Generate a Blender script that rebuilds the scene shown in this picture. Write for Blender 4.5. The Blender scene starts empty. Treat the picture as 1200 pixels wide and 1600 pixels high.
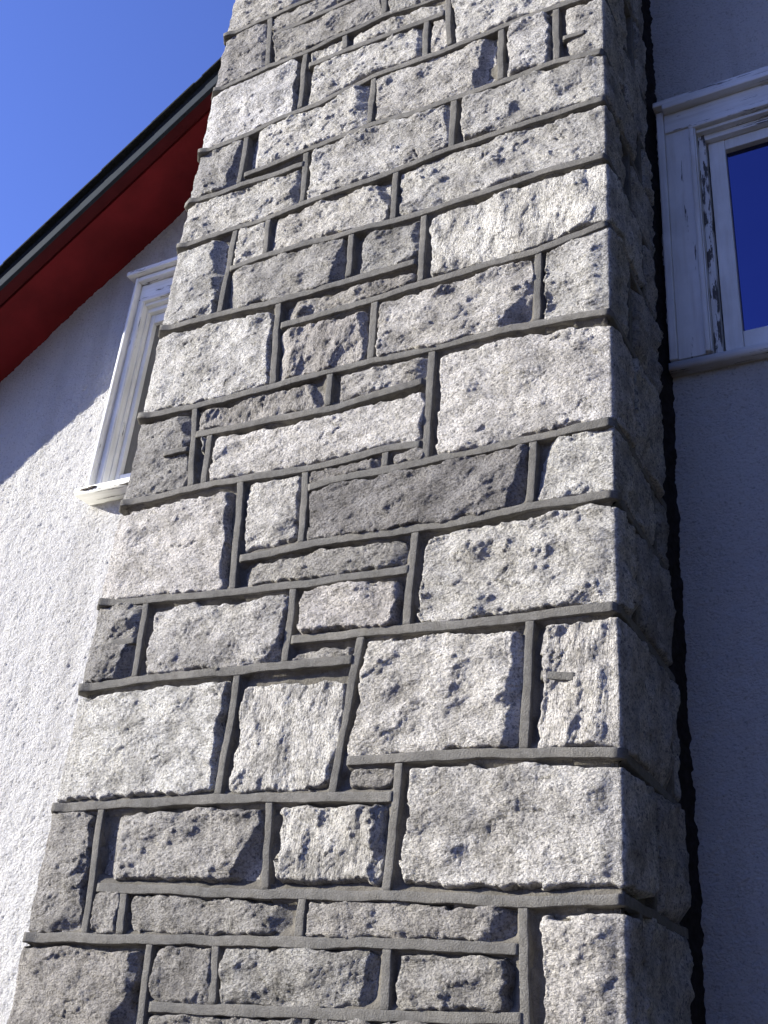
import bpy, bmesh, math, random
import numpy as np
from mathutils import Vector, Matrix

random.seed(7)
rng = np.random.default_rng(11)
scene = bpy.context.scene
COL = scene.collection
EYE = 1.6          # camera height above the ground; all heights below are written relative to the eye

# ------------------------------------------------------------------ camera
cam_data = bpy.data.cameras.new('camera')
cam = bpy.data.objects.new('camera', cam_data)
COL.objects.link(cam)
cam_data.sensor_fit = 'VERTICAL'
cam_data.sensor_height = 36.0
cam_data.sensor_width = 27.0
cam_data.lens = 37.042
cam_data.clip_start = 0.05
cam_data.clip_end = 2000.0
RC = [[0.881353, -0.154576, -0.446457], [0.46558, 0.444818, 0.765096], [0.080326, -0.882181, 0.464009]]
cam.matrix_world = Matrix(((RC[0][0], -RC[0][1], -RC[0][2], 0.56206),
                           (RC[1][0], -RC[1][1], -RC[1][2], -1.91777),
                           (RC[2][0], -RC[2][1], -RC[2][2], EYE),
                           (0, 0, 0, 1)))
scene.camera = cam

# ------------------------------------------------------------------ sky, sun, exposure
SUN = Vector((-1.85, -1.0, 0.79)).normalized()
world = bpy.data.worlds.new('World')
scene.world = world
world.use_nodes = True
wn, wl = world.node_tree.nodes, world.node_tree.links
sky = wn.new('ShaderNodeTexSky')
sky.sky_type = 'NISHITA'
sky.sun_disc = False
sky.sun_elevation = math.asin(SUN.z)
sky.sun_rotation = math.atan2(SUN.x, SUN.y)
sky.altitude = 300
sky.air_density = 1.0
sky.dust_density = 0.15
sky.ozone_density = 6.0
tint = wn.new('ShaderNodeMix')           # the camera's saturated rendering of a clear sky, the same in every direction
tint.data_type = 'RGBA'
tint.blend_type = 'MULTIPLY'
tint.inputs[0].default_value = 1.0
tint.inputs[7].default_value = (1.18, 0.95, 1.36, 1)
wl.new(sky.outputs['Color'], tint.inputs[6])
wl.new(tint.outputs[2], wn['Background'].inputs['Color'])
wn['Background'].inputs['Strength'].default_value = 0.102

sun_data = bpy.data.lights.new('sun', 'SUN')
sun_data.energy = 4.7
sun_data.angle = math.radians(0.53)
sun_data.color = (1.0, 0.958, 0.85)
sun = bpy.data.objects.new('sun', sun_data)
sun.rotation_euler = SUN.to_track_quat('Z', 'Y').to_euler()
sun.location = (-8, -6, 9)
COL.objects.link(sun)

vs = scene.view_settings
vs.view_transform = 'Standard'
vs.look = 'None'
vs.exposure = 1.12
vs.gamma = 1.0
vs.use_curve_mapping = False
scene.cycles.use_denoising = True
scene.cycles.denoiser = 'OPENIMAGEDENOISE'
scene.cycles.denoising_input_passes = 'RGB_ALBEDO_NORMAL'
scene.cycles.denoising_prefilter = 'ACCURATE'
scene.cycles.max_bounces = 8

# ------------------------------------------------------------------ noise (numpy)
def hsh(ix, iy, seed):
    n = (ix.astype(np.int64) * 374761393 + iy.astype(np.int64) * 668265263 + int(seed) * 974634777) & 0xffffffff
    n = ((n ^ (n >> 13)) * 1274126177) & 0xffffffff
    n = ((n ^ (n >> 16)) * 2246822519) & 0xffffffff
    n = n ^ (n >> 15)
    return n / 4294967296.0

def perlin(x, y, seed=0):
    ix, iy = np.floor(x), np.floor(y)
    fx, fy = x - ix, y - iy
    ux, uy = fx * fx * fx * (fx * (fx * 6 - 15) + 10), fy * fy * fy * (fy * (fy * 6 - 15) + 10)
    def g(dx, dy):
        a = hsh(ix + dx, iy + dy, seed) * 2 * np.pi
        return np.cos(a) * (fx - dx) + np.sin(a) * (fy - dy)
    a = g(0, 0) * (1 - ux) + g(1, 0) * ux
    b = g(0, 1) * (1 - ux) + g(1, 1) * ux
    return (a * (1 - uy) + b * uy) * 1.5

def fbm(x, y, seed=0, octaves=3, gain=0.5):
    r, a = 0, 1.0
    for k in range(octaves):
        r = r + a * perlin(x * 2 ** k + 13.7 * k, y * 2 ** k - 7.1 * k, seed + k)
        a *= gain
    return r

def cells(x, y, seed=0):
    """nearest jittered cell: returns (distance, second distance, tilted facet height in -1..1)"""
    ix, iy = np.floor(x), np.floor(y)
    d1 = np.full(x.shape, 9.0); d2 = np.full(x.shape, 9.0); hh = np.zeros(x.shape)
    for dx in (-1, 0, 1):
        for dy in (-1, 0, 1):
            cx, cy = ix + dx, iy + dy
            px = cx + 0.1 + 0.8 * hsh(cx, cy, seed)
            py = cy + 0.1 + 0.8 * hsh(cx, cy, seed + 1)
            ex, ey = x - px, y - py
            d = np.hypot(ex, ey)
            t = (hsh(cx, cy, seed + 2) - .5) * 2 * ex + (hsh(cx, cy, seed + 3) - .5) * 2 * ey + (hsh(cx, cy, seed + 4) - .5) * .2
            n = d < d1
            d2 = np.where(n, d1, np.minimum(d2, d))
            hh = np.where(n, t, hh)
            d1 = np.where(n, d, d1)
    return d1, d2, hh

# ------------------------------------------------------------------ materials
def nodes_of(name):
    m = bpy.data.materials.new(name)
    m.use_nodes = True
    nt = m.node_tree
    return m, nt, nt.nodes, nt.links, nt.nodes['Principled BSDF']

def nd(nt, kind, **kw):
    n = nt.nodes.new(kind)
    for k, v in kw.items():
        if k in n.inputs:
            n.inputs[k].default_value = v
        else:
            setattr(n, k, v)
    return n

def ramp(nt, fac, stops):
    r = nt.nodes.new('ShaderNodeValToRGB')
    el = r.color_ramp.elements
    while len(el) < len(stops):
        el.new(0.5)
    for e, (p, c) in zip(el, stops):
        e.position = p
        e.color = (*c, 1) if len(c) == 3 else c
    nt.links.new(fac, r.inputs['Fac'])
    return r.outputs['Color']

def mul(nt, a, b, fac=1.0, mode='MULTIPLY'):
    m = nt.nodes.new('ShaderNodeMix')
    m.data_type = 'RGBA'
    m.blend_type = mode
    if hasattr(fac, 'default_value') or hasattr(fac, 'links'):
        nt.links.new(fac, m.inputs[0])
    else:
        m.inputs[0].default_value = fac
    for s, i in ((a, 6), (b, 7)):
        if isinstance(s, tuple):
            m.inputs[i].default_value = (*s, 1)
        else:
            nt.links.new(s, m.inputs[i])
    return m.outputs[2]

def pos_node(nt, scale=(1, 1, 1)):
    g = nt.nodes.new('ShaderNodeNewGeometry')
    mp = nt.nodes.new('ShaderNodeMapping')
    mp.inputs['Scale'].default_value = scale
    nt.links.new(g.outputs['Position'], mp.inputs['Vector'])
    return mp.outputs['Vector']

def noise(nt, vec, scale, detail=3, rough=0.55):
    n = nd(nt, 'ShaderNodeTexNoise', Scale=scale, Detail=detail, Roughness=rough)
    nt.links.new(vec, n.inputs['Vector'])
    return n.outputs['Fac']

def bump(nt, bs, h, dist, strength=1.0):
    b = nd(nt, 'ShaderNodeBump', Strength=strength, Distance=dist)
    nt.links.new(h, b.inputs['Height'])
    nt.links.new(b.outputs['Normal'], bs.inputs['Normal'])

def mat_granite(name, fine):
    m, nt, N, L, bs = nodes_of(name)
    oi = N.new('ShaderNodeObjectInfo')
    p = pos_node(nt)
    c = oi.outputs['Color']
    c = mul(nt, c, ramp(nt, noise(nt, p, 8, 5, 0.6), [(0.34, (0.62, 0.61, 0.60)), (0.5, (0.97, 0.96, 0.95)), (0.7, (1.12, 1.11, 1.08))]))
    c = mul(nt, c, ramp(nt, noise(nt, pos_node(nt, (11, 11, 1.6)), 1.0, 4), [(0.33, (0.74, 0.73, 0.71)), (0.52, (1, 1, 1))]), 0.8)   # rain streaks
    c = mul(nt, c, ramp(nt, noise(nt, p, 38, 3), [(0.32, (0.70, 0.69, 0.67)), (0.5, (1, 0.99, 0.98)), (0.7, (1.12, 1.12, 1.12))]))
    c = mul(nt, c, ramp(nt, noise(nt, p, 210, 2, 0.7), [(0.33, (0.28, 0.275, 0.27)), (0.47, (0.92, 0.91, 0.90)), (0.64, (1.22, 1.21, 1.19))]), 0.78)
    lich = noise(nt, p, 23, 4, 0.7)
    c = mul(nt, c, (0.17, 0.165, 0.14), ramp(nt, lich, [(0.69, (0, 0, 0)), (0.76, (0.5, 0.5, 0.5))]), 'MIX')   # lichen and soot blots
    v = nd(nt, 'ShaderNodeTexVoronoi', Scale=150.0)
    L.new(p, v.inputs['Vector'])
    c = mul(nt, c, ramp(nt, v.outputs['Color'], [(0.13, (0.28, 0.28, 0.29)), (0.24, (1, 1, 1))]), 0.62)
    L.new(c, bs.inputs['Base Color'])
    bs.inputs['Roughness'].default_value = 0.82
    bs.inputs['Specular IOR Level'].default_value = 0.35
    pa = pos_node(nt, fine)                       # flakes lie along the bedding of the stone
    warp = nd(nt, 'ShaderNodeTexNoise', Scale=14.0, Detail=2)
    L.new(p, warp.inputs['Vector'])
    va = nd(nt, 'ShaderNodeVectorMath', operation='MULTIPLY_ADD')
    L.new(warp.outputs['Color'], va.inputs[0])
    va.inputs[1].default_value = (1.6, 1.6, 1.6)
    L.new(pa, va.inputs[2])
    bump(nt, bs, noise(nt, va.outputs[0], 1.0, 4, 0.72), 0.034)
    return m

def mat_mortar(name, col, sc):
    m, nt, N, L, bs = nodes_of(name)
    p = pos_node(nt)
    c = mul(nt, col, ramp(nt, noise(nt, p, 7, 4), [(0.3, (0.78, 0.78, 0.78)), (0.7, (1.2, 1.17, 1.12))]))
    c = mul(nt, c, ramp(nt, noise(nt, p, 60, 4), [(0.3, (0.8, 0.79, 0.77)), (0.7, (1.15, 1.15, 1.15))]))
    c = mul(nt, c, ramp(nt, noise(nt, p, 420, 2), [(0.35, (0.7, 0.7, 0.7)), (0.6, (1.1, 1.1, 1.1))]), 0.7)
    L.new(c, bs.inputs['Base Color'])
    bs.inputs['Roughness'].default_value = 0.9
    bs.inputs['Specular IOR Level'].default_value = 0.25
    bump(nt, bs, noise(nt, p, sc, 4, 0.7), 0.0040)
    return m

def mat_stucco():
    m, nt, N, L, bs = nodes_of('white_stucco')
    p = pos_node(nt)
    c = mul(nt, (0.765, 0.755, 0.735), ramp(nt, noise(nt, p, 2.2, 5), [(0.3, (0.9, 0.9, 0.91)), (0.65, (1.03, 1.03, 1.02))]))
    c = mul(nt, c, ramp(nt, noise(nt, p, 120, 4, 0.65), [(0.3, (0.5, 0.49, 0.48)), (0.46, (1, 1, 1))]), 0.7)
    c = mul(nt, c, ramp(nt, noise(nt, pos_node(nt, (7, 7, 0.8)), 1.0, 5), [(0.32, (0.80, 0.79, 0.77)), (0.5, (1, 1, 1))]), 0.7)
    L.new(c, bs.inputs['Base Color'])
    bs.inputs['Roughness'].default_value = 0.88
    bs.inputs['Specular IOR Level'].default_value = 0.3
    bump(nt, bs, noise(nt, pos_node(nt, (120, 120, 150)), 1.0, 4, 0.68), 0.019)
    return m

def mat_paint(name, col, peel=0.0, along=(60, 60, 5), rough=0.5):
    """old oil paint on wood: faint grain along z, grime, and bare grey-brown wood where it has peeled"""
    m, nt, N, L, bs = nodes_of(name)
    p = pos_node(nt)
    c = mul(nt, col, ramp(nt, noise(nt, p, 6, 5), [(0.3, (0.84, 0.84, 0.83)), (0.65, (1.04, 1.04, 1.04))]))
    g = noise(nt, pos_node(nt, along), 1.0, 4)
    c = mul(nt, c, ramp(nt, g, [(0.3, (0.86, 0.85, 0.83)), (0.55, (1, 1, 1))]))
    h = g
    if peel > 0:
        pn = noise(nt, pos_node(nt, tuple(a * 0.9 for a in along)), 1.0, 6, 0.68)
        mask = ramp(nt, pn, [(peel - 0.012, (1, 1, 1)), (peel + 0.012, (0, 0, 0))])
        c = mul(nt, c, (0.075, 0.066, 0.055), mask, 'MIX')
    L.new(c, bs.inputs['Base Color'])
    bs.inputs['Roughness'].default_value = rough
    bump(nt, bs, h, 0.0012)
    return m

def mat_plain(name, col, rough=0.8, var=0.25, sc=25, bdist=0.0015, spec=0.15):
    m, nt, N, L, bs = nodes_of(name)
    p = pos_node(nt)
    a, b = 1 - var, 1 + var
    c = mul(nt, col, ramp(nt, noise(nt, p, sc, 4), [(0.3, (a, a, a)), (0.7, (b, b, b))]))
    L.new(c, bs.inputs['Base Color'])
    bs.inputs['Roughness'].default_value = rough
    bs.inputs['Specular IOR Level'].default_value = spec
    bump(nt, bs, noise(nt, p, sc * 5, 3), bdist)
    return m

def mat_glass(name, tint):
    m, nt, N, L, bs = nodes_of(name)
    bs.inputs['Base Color'].default_value = (0.004, 0.005, 0.012, 1)
    bs.inputs['Roughness'].default_value = 0.03
    bs.inputs['IOR'].default_value = 2.7
    bs.inputs['Specular Tint'].default_value = tint
    p = pos_node(nt)
    bump(nt, bs, noise(nt, p, 3.0, 2), 0.010, 0.3)
    return m

def mat_ground():
    m, nt, N, L, bs = nodes_of('bare_earth')
    p = pos_node(nt)
    c = ramp(nt, noise(nt, p, 1.2, 6), [(0.3, (0.042, 0.028, 0.018)), (0.7, (0.085, 0.058, 0.036))])
    c = mul(nt, c, ramp(nt, noise(nt, p, 60, 4), [(0.3, (0.6, 0.6, 0.6)), (0.7, (1.3, 1.3, 1.2))]))
    L.new(c, bs.inputs['Base Color'])
    bs.inputs['Roughness'].default_value = 0.95
    bump(nt, bs, noise(nt, p, 80, 4), 0.03)
    return m

M_GRANITE = mat_granite('granite', (105, 105, 190))
M_GRANITE_UP = mat_granite('granite_upright_grain', (190, 190, 90))
M_RIBBON = mat_mortar('ribbon_mortar', (0.190, 0.185, 0.170), 300)
M_BED = mat_mortar('bed_mortar', (0.150, 0.141, 0.122), 180)
M_STUCCO = mat_stucco()
M_WHITE = mat_paint('white_paint', (0.82, 0.82, 0.80), 0.345)
M_WHITE_H = mat_paint('white_paint_boards', (0.82, 0.82, 0.80), 0.40, (5, 60, 60))
M_WORN = mat_paint('peeling_white_paint', (0.70, 0.70, 0.68), 0.47, (70, 70, 11), 0.65)
M_SASH = mat_paint('sash_paint', (0.83, 0.83, 0.81), 0.30)
M_SOFFIT = mat_plain('red_soffit_paint', (0.165, 0.013, 0.016), 0.7, 0.28, 5)
M_MAROON = mat_plain('maroon_trim_paint', (0.085, 0.009, 0.012), 0.7, 0.18, 9)
M_DRIP = mat_plain('grey_blue_metal', (0.024, 0.033, 0.044), 0.85, 0.14, 12, 0.0006)
M_SHINGLE = mat_plain('asphalt_shingle', (0.022, 0.026, 0.028), 0.95, 0.4, 90, 0.004)
M_GLASS = mat_glass('blue_tint_glass', (0.32, 0.38, 0.95, 1))  # the reflected sky's deep blue is put into the specular tint
M_GLASS_PLAIN = mat_glass('untinted_glass', (1, 1, 1, 1))
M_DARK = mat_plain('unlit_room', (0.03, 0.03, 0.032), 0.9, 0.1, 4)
M_GROUND = mat_ground()
M_BLACK = mat_plain('matt_black', (0.035, 0.031, 0.032), 0.9, 0.4, 60, 0.004, 0.05)
M_LEAF = mat_plain('evergreen_leaves', (0.019, 0.032, 0.013), 0.8, 0.4, 6)

# ------------------------------------------------------------------ object helpers
def mesh_np(name, verts, quads, mat, parent=None, ngon=None, smooth=False, color=None, origin=None):
    """verts (N,3) in eye-relative heights; linked as one mesh object with its origin at its own middle"""
    v = np.asarray(verts, dtype=np.float64).copy()
    v[:, 2] += EYE
    o = v.mean(0) if origin is None else np.asarray(origin, float)
    v -= o
    q = np.asarray(quads, dtype=np.int32).reshape(-1, 4)
    me = bpy.data.meshes.new(name)
    nq = len(q)
    extra = [] if ngon is None else [np.asarray(g, np.int32) for g in ngon]
    nl = nq * 4 + sum(len(g) for g in extra)
    me.vertices.add(len(v))
    me.vertices.foreach_set('co', v.astype(np.float32).ravel())
    me.loops.add(nl)
    idx = np.concatenate([q.ravel()] + extra) if extra else q.ravel()
    me.loops.foreach_set('vertex_index', idx.astype(np.int32))
    starts = list(range(0, nq * 4, 4))
    k = nq * 4
    for g in extra:
        starts.append(k)
        k += len(g)
    me.polygons.add(len(starts))
    me.polygons.foreach_set('loop_start', np.array(starts, np.int32))
    me.update(calc_edges=True)
    me.validate()
    if smooth:
        me.polygons.foreach_set('use_smooth', np.ones(len(me.polygons), bool))
    me.materials.append(mat)
    ob = bpy.data.objects.new(name, me)
    COL.objects.link(ob)
    ob.location = o
    if parent is not None:
        ob.parent = parent
        ob.matrix_parent_inverse = Matrix.Translation(-world_loc(parent))
    if color is not None:
        ob.color = (*color, 1)
    return ob

def world_loc(o):
    p = Vector(o.location)
    if o.parent is not None:
        # parents are only ever translated
        p = p + o.matrix_parent_inverse.translation + world_loc(o.parent)
    return p

def empty(name, loc, parent=None, **props):
    o = bpy.data.objects.new(name, None)
    COL.objects.link(o)
    o.location = (loc[0], loc[1], loc[2] + EYE)
    o.empty_display_size = 0.2
    if parent is not None:
        o.parent = parent
        o.matrix_parent_inverse = Matrix.Translation(-world_loc(parent))
    for k, v in props.items():
        o[k] = v
    return o

def grid_quads(nu, nv):
    i = np.arange(nu * nv).reshape(nu, nv)
    return np.stack([i[:-1, :-1], i[1:, :-1], i[1:, 1:], i[:-1, 1:]], -1).reshape(-1, 4)

def box(name, lo, hi, mat, parent, bevel=0.003, frame=None, seed=0):
    """bevelled box; frame maps local (a,b,c) to world (x,y,z) when given"""
    bm = bmesh.new()
    bmesh.ops.create_cube(bm, size=1.0)
    for v in bm.verts:
        v.co = Vector([lo[k] + (v.co[k] + .5) * (hi[k] - lo[k]) for k in range(3)])
    if bevel > 0:
        bmesh.ops.bevel(bm, geom=list(bm.edges), offset=bevel, segments=2, affect='EDGES', profile=0.6)
    if frame is not None:
        for v in bm.verts:
            v.co = Vector(frame(*v.co))
    bmesh.ops.recalc_face_normals(bm, faces=bm.faces)
    for v in bm.verts:
        v.co.z += EYE
    c = sum((v.co for v in bm.verts), Vector()) / len(bm.verts)
    for v in bm.verts:
        v.co -= c
    me = bpy.data.meshes.new(name)
    bm.to_mesh(me)
    bm.free()
    me.materials.append(mat)
    o = bpy.data.objects.new(name, me)
    COL.objects.link(o)
    o.location = c
    if parent is not None:
        o.parent = parent
        o.matrix_parent_inverse = Matrix.Translation(-world_loc(parent))
    return o

# ------------------------------------------------------------------ ground
gx = np.array([-400, -60, -20, 0, 20, 60, 400.0])
GX, GY = np.meshgrid(gx, gx, indexing='ij')
g = mesh_np('ground', np.stack([GX, GY, np.full(GX.shape, -EYE)], -1).reshape(-1, 3), grid_quads(7, 7), M_GROUND, origin=(0, 0, 0))
g['kind'] = 'structure'
g['label'] = 'bare brown earth around the house'


# ------------------------------------------------------------------ unseen foliage added to shade the chimney side and right wall
def foliage(name, blobs, per, size, mat, trunks):
    V, Q = [], []
    r = np.random.default_rng(99)
    for (cx, cy, cz, rx, ry, rz) in blobs:
        n = per
        d = r.normal(size=(n, 3)); d /= np.linalg.norm(d, axis=1)[:, None]
        rad = r.uniform(0.55, 1.05, (n, 1)) * (1 + 0.18 * np.sin(7 * d[:, :1] + 5 * d[:, 1:2]))
        c = np.array([cx, cy, cz]) + d * rad * np.array([rx, ry, rz])
        a = r.normal(size=(n, 3)); a /= np.linalg.norm(a, axis=1)[:, None]
        bb = np.cross(a, r.normal(size=(n, 3))); bb /= np.linalg.norm(bb, axis=1)[:, None]
        s = size * r.uniform(.6, 1.4, (n, 1))
        k = sum(len(x) for x in V)
        V.append(np.stack([c - a * s, c + bb * s * .55, c + a * s, c - bb * s * .55], 1).reshape(-1, 3))
        Q.append(k + np.arange(4 * n).reshape(n, 4))
    for (x, y, zt, rr) in trunks:
        k = sum(len(v) for v in V)
        ring = [(x + rr * f * math.cos(t), y + rr * f * math.sin(t), z) for z, f in ((-EYE, 1.3), (-EYE + .5, 1.0), (zt, .35)) for t in np.linspace(0, 2 * math.pi, 8, endpoint=False)]
        V.append(np.array(ring))
        Q.append(k + np.array([(l * 8 + i, l * 8 + (i + 1) % 8, l * 8 + 8 + (i + 1) % 8, l * 8 + 8 + i) for l in (0, 1) for i in range(8)]))
    o = mesh_np(name, np.concatenate(V), np.concatenate(Q), mat)
    o['kind'] = 'stuff'
    return o

blobs, trunks = [], []
for k in range(4):                                   # columnar evergreens, added to stop bounce from the sunlit wall
    x = 1.46 + .78 * k
    trunks.append((x, .16, 5.2, .09))
    for z, f in ((-.9, .58), (.2, .66), (1.4, .66), (2.6, .62), (3.8, .56), (4.9, .42), (5.7, .25)):
        blobs.append((x, .16, z, f * .75, f * .62, .85))
hd = foliage('added_hedge', blobs, 4200, .052, M_LEAF, trunks)
hd['label'] = 'tall unseen evergreens added along the wall to keep the chimney side in shade'
blobs, trunks = [], []
for k in range(2, 9):                                # broad trees out of view, added to block the low sky
    a = math.radians(-100 + 13 * k)
    x, y = 1.0 + 9.5 * math.cos(a), -2.0 + 9.5 * math.sin(a)
    hf = 0.40 if k < 3 else 2.2
    trunks.append((x, y, 2.5, .2))
    for j in range(5 if k < 3 else 6):
        blobs.append((x + random.uniform(-1, 1), y + random.uniform(-1, 1), .6 + 1.15 * hf * j, 1.7 - .16 * j, 1.7 - .16 * j, 1.3 * hf))
tl = foliage('added_treeline', blobs, 900, .13, M_LEAF, trunks)
tl['label'] = 'dark unseen trees added opposite the house to block low sky light'

# ------------------------------------------------------------------ house: stucco gable wall
WALL_Y = 0.57
SLOPE = 0.778
TH = math.atan(SLOPE)
CT, ST = math.cos(TH), math.sin(TH)
Z0 = 4.735                      # height of the soffit line above the eye at x = 0
RIDGE_X, LEFT_X, RIGHT_X, BACK_Y = 1.7, -4.3, 7.7, 8.5
house = empty('house', (RIDGE_X, WALL_Y, -EYE), category='house',
              label='white roughcast house with red soffits under its sloping gable roof, behind the stone chimney')

def soffit_z(x):
    return np.where(x < RIDGE_X, Z0 + SLOPE * x, Z0 + SLOPE * (2 * RIDGE_X - x))

# window openings in the wall (x0, x1, z0, z1)
OPEN_R = (0.128, 0.80, 1.80, 2.70)
OPEN_L = (-2.086, -1.54, 1.80, 2.72)

def axis(parts):
    out = []
    for a, b, st in parts:
        n = max(1, int(round((b - a) / st)))
        out.append(np.linspace(a, b, n, endpoint=False))
    out.append(np.array([parts[-1][1]]))
    return np.concatenate(out)

def snap(ax, vals):
    for v in vals:
        ax[np.argmin(abs(ax - v))] = v
    return ax

wx = snap(axis([(LEFT_X, -3.1, .06), (-3.1, -1.9, .0058), (-1.9, -0.02, .06), (-0.02, 0.5, .0062), (0.5, RIGHT_X, .08)]), [OPEN_R[0], OPEN_R[1], OPEN_L[0], OPEN_L[1]])
wz = snap(axis([(-EYE, -0.25, .06), (-0.25, 3.35, .0062), (3.35, 6.3, .06)]), [OPEN_R[2], OPEN_R[3], OPEN_L[3]])
WX, WZ = np.meshgrid(wx, wz, indexing='ij')
warp = 0.006 * perlin(WX / .03, WZ / .03, 5)
d1, d2, ct = cells((WX + warp) / .0145, (WZ + warp) / .0115, 31)
e1, e2, cu = cells((WX - warp) / .010 + 3.3, (WZ + warp) / .009, 77)
rough = (0.0064 * (0.75 - d1) + 0.0010 * ct + 0.0026 * (0.7 - e1) + 0.0012 * cu + 0.0030 * perlin(WX / .055, WZ / .045, 9)
         + 0.005 * perlin(WX / .6, WZ / .5, 12))
VY = WALL_Y - rough
keep = np.ones((len(wx) - 1, len(wz) - 1), bool)
mx, mz = (wx[:-1] + wx[1:]) / 2, (wz[:-1] + wz[1:]) / 2
for x0, x1, z0, z1 in (OPEN_R, OPEN_L):
    keep &= ~((mx[:, None] > x0) & (mx[:, None] < x1) & (mz[None] > z0) & (mz[None] < z1))
keep &= mz[None] < soffit_z(mx)[:, None] + 0.05
q = grid_quads(len(wx), len(wz)).reshape(len(wx) - 1, len(wz) - 1, 4)[keep]
wall = mesh_np('wall', np.stack([WX, VY, WZ], -1).reshape(-1, 3), q, M_STUCCO, house)
wall['label'] = 'white roughcast stucco gable wall'
# the other three walls of the house
for nm, pts in (('side_wall', [(LEFT_X, WALL_Y, -EYE), (LEFT_X, BACK_Y, -EYE), (LEFT_X, BACK_Y, float(soffit_z(LEFT_X))), (LEFT_X, WALL_Y, float(soffit_z(LEFT_X)))]),
                ('side_wall', [(RIGHT_X, BACK_Y, -EYE), (RIGHT_X, WALL_Y, -EYE), (RIGHT_X, WALL_Y, float(soffit_z(RIGHT_X))), (RIGHT_X, BACK_Y, float(soffit_z(RIGHT_X)))])):
    mesh_np(nm, pts, [(0, 1, 2, 3)], M_STUCCO, house)
mesh_np('back_wall', [(LEFT_X, BACK_Y, -EYE), (RIGHT_X, BACK_Y, -EYE), (RIGHT_X, BACK_Y, float(soffit_z(RIGHT_X))), (RIDGE_X, BACK_Y, float(soffit_z(RIDGE_X))), (LEFT_X, BACK_Y, float(soffit_z(LEFT_X)))],
        np.zeros((0, 4), int), M_STUCCO, house, ngon=[(0, 4, 3, 2, 1)])

# ------------------------------------------------------------------ house: roof
def rake_left(e, y, n):
    return (e * CT - n * ST, y, Z0 + e * ST + n * CT)

def rake_right(e, y, n):
    x, yy, z = rake_left(e, y, n)
    return (2 * RIDGE_X - x, yy, z)

E0 = (LEFT_X - 0.45) / CT
E1 = RIDGE_X / CT
roof = empty('roof', (RIDGE_X, WALL_Y, Z0), house)
roof['label'] = 'dark shingled gable roof with red painted soffit'
for fr in (rake_left, rake_right):
    box('soffit', (E0, .318, 0.0), (E1, WALL_Y + .06, .016), M_SOFFIT, roof, 0.002, fr)
    box('soffit_trim', (E0, .264, 0.012), (E1, .3165, .030), M_MAROON, roof, 0.002, fr)
    box('fascia', (E0, .246, -0.002), (E1, .2625, .042), M_DRIP, roof, 0.003, fr)
    box('roof_deck', (E0, .248, .0425), (E1 + .03, BACK_Y + .3, .072), M_SHINGLE, roof, 0.002, fr)
    e, k = E0 - 0.03, 0
    while e < E1:
        j = random.uniform(-.003, .003)
        ln = 0.14
        def fr2(a, b, c, e=e, fr=fr, j=j):
            return fr(e + a, b, .073 + c + 0.0025 * (1 - a / 0.30))
        box('shingle_course', (0, .226 + j, 0.0), (ln + .1, BACK_Y + .32, .010 + random.uniform(0, .0015)), M_SHINGLE, roof, 0.003, fr2)
        e += ln
        k += 1

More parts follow.
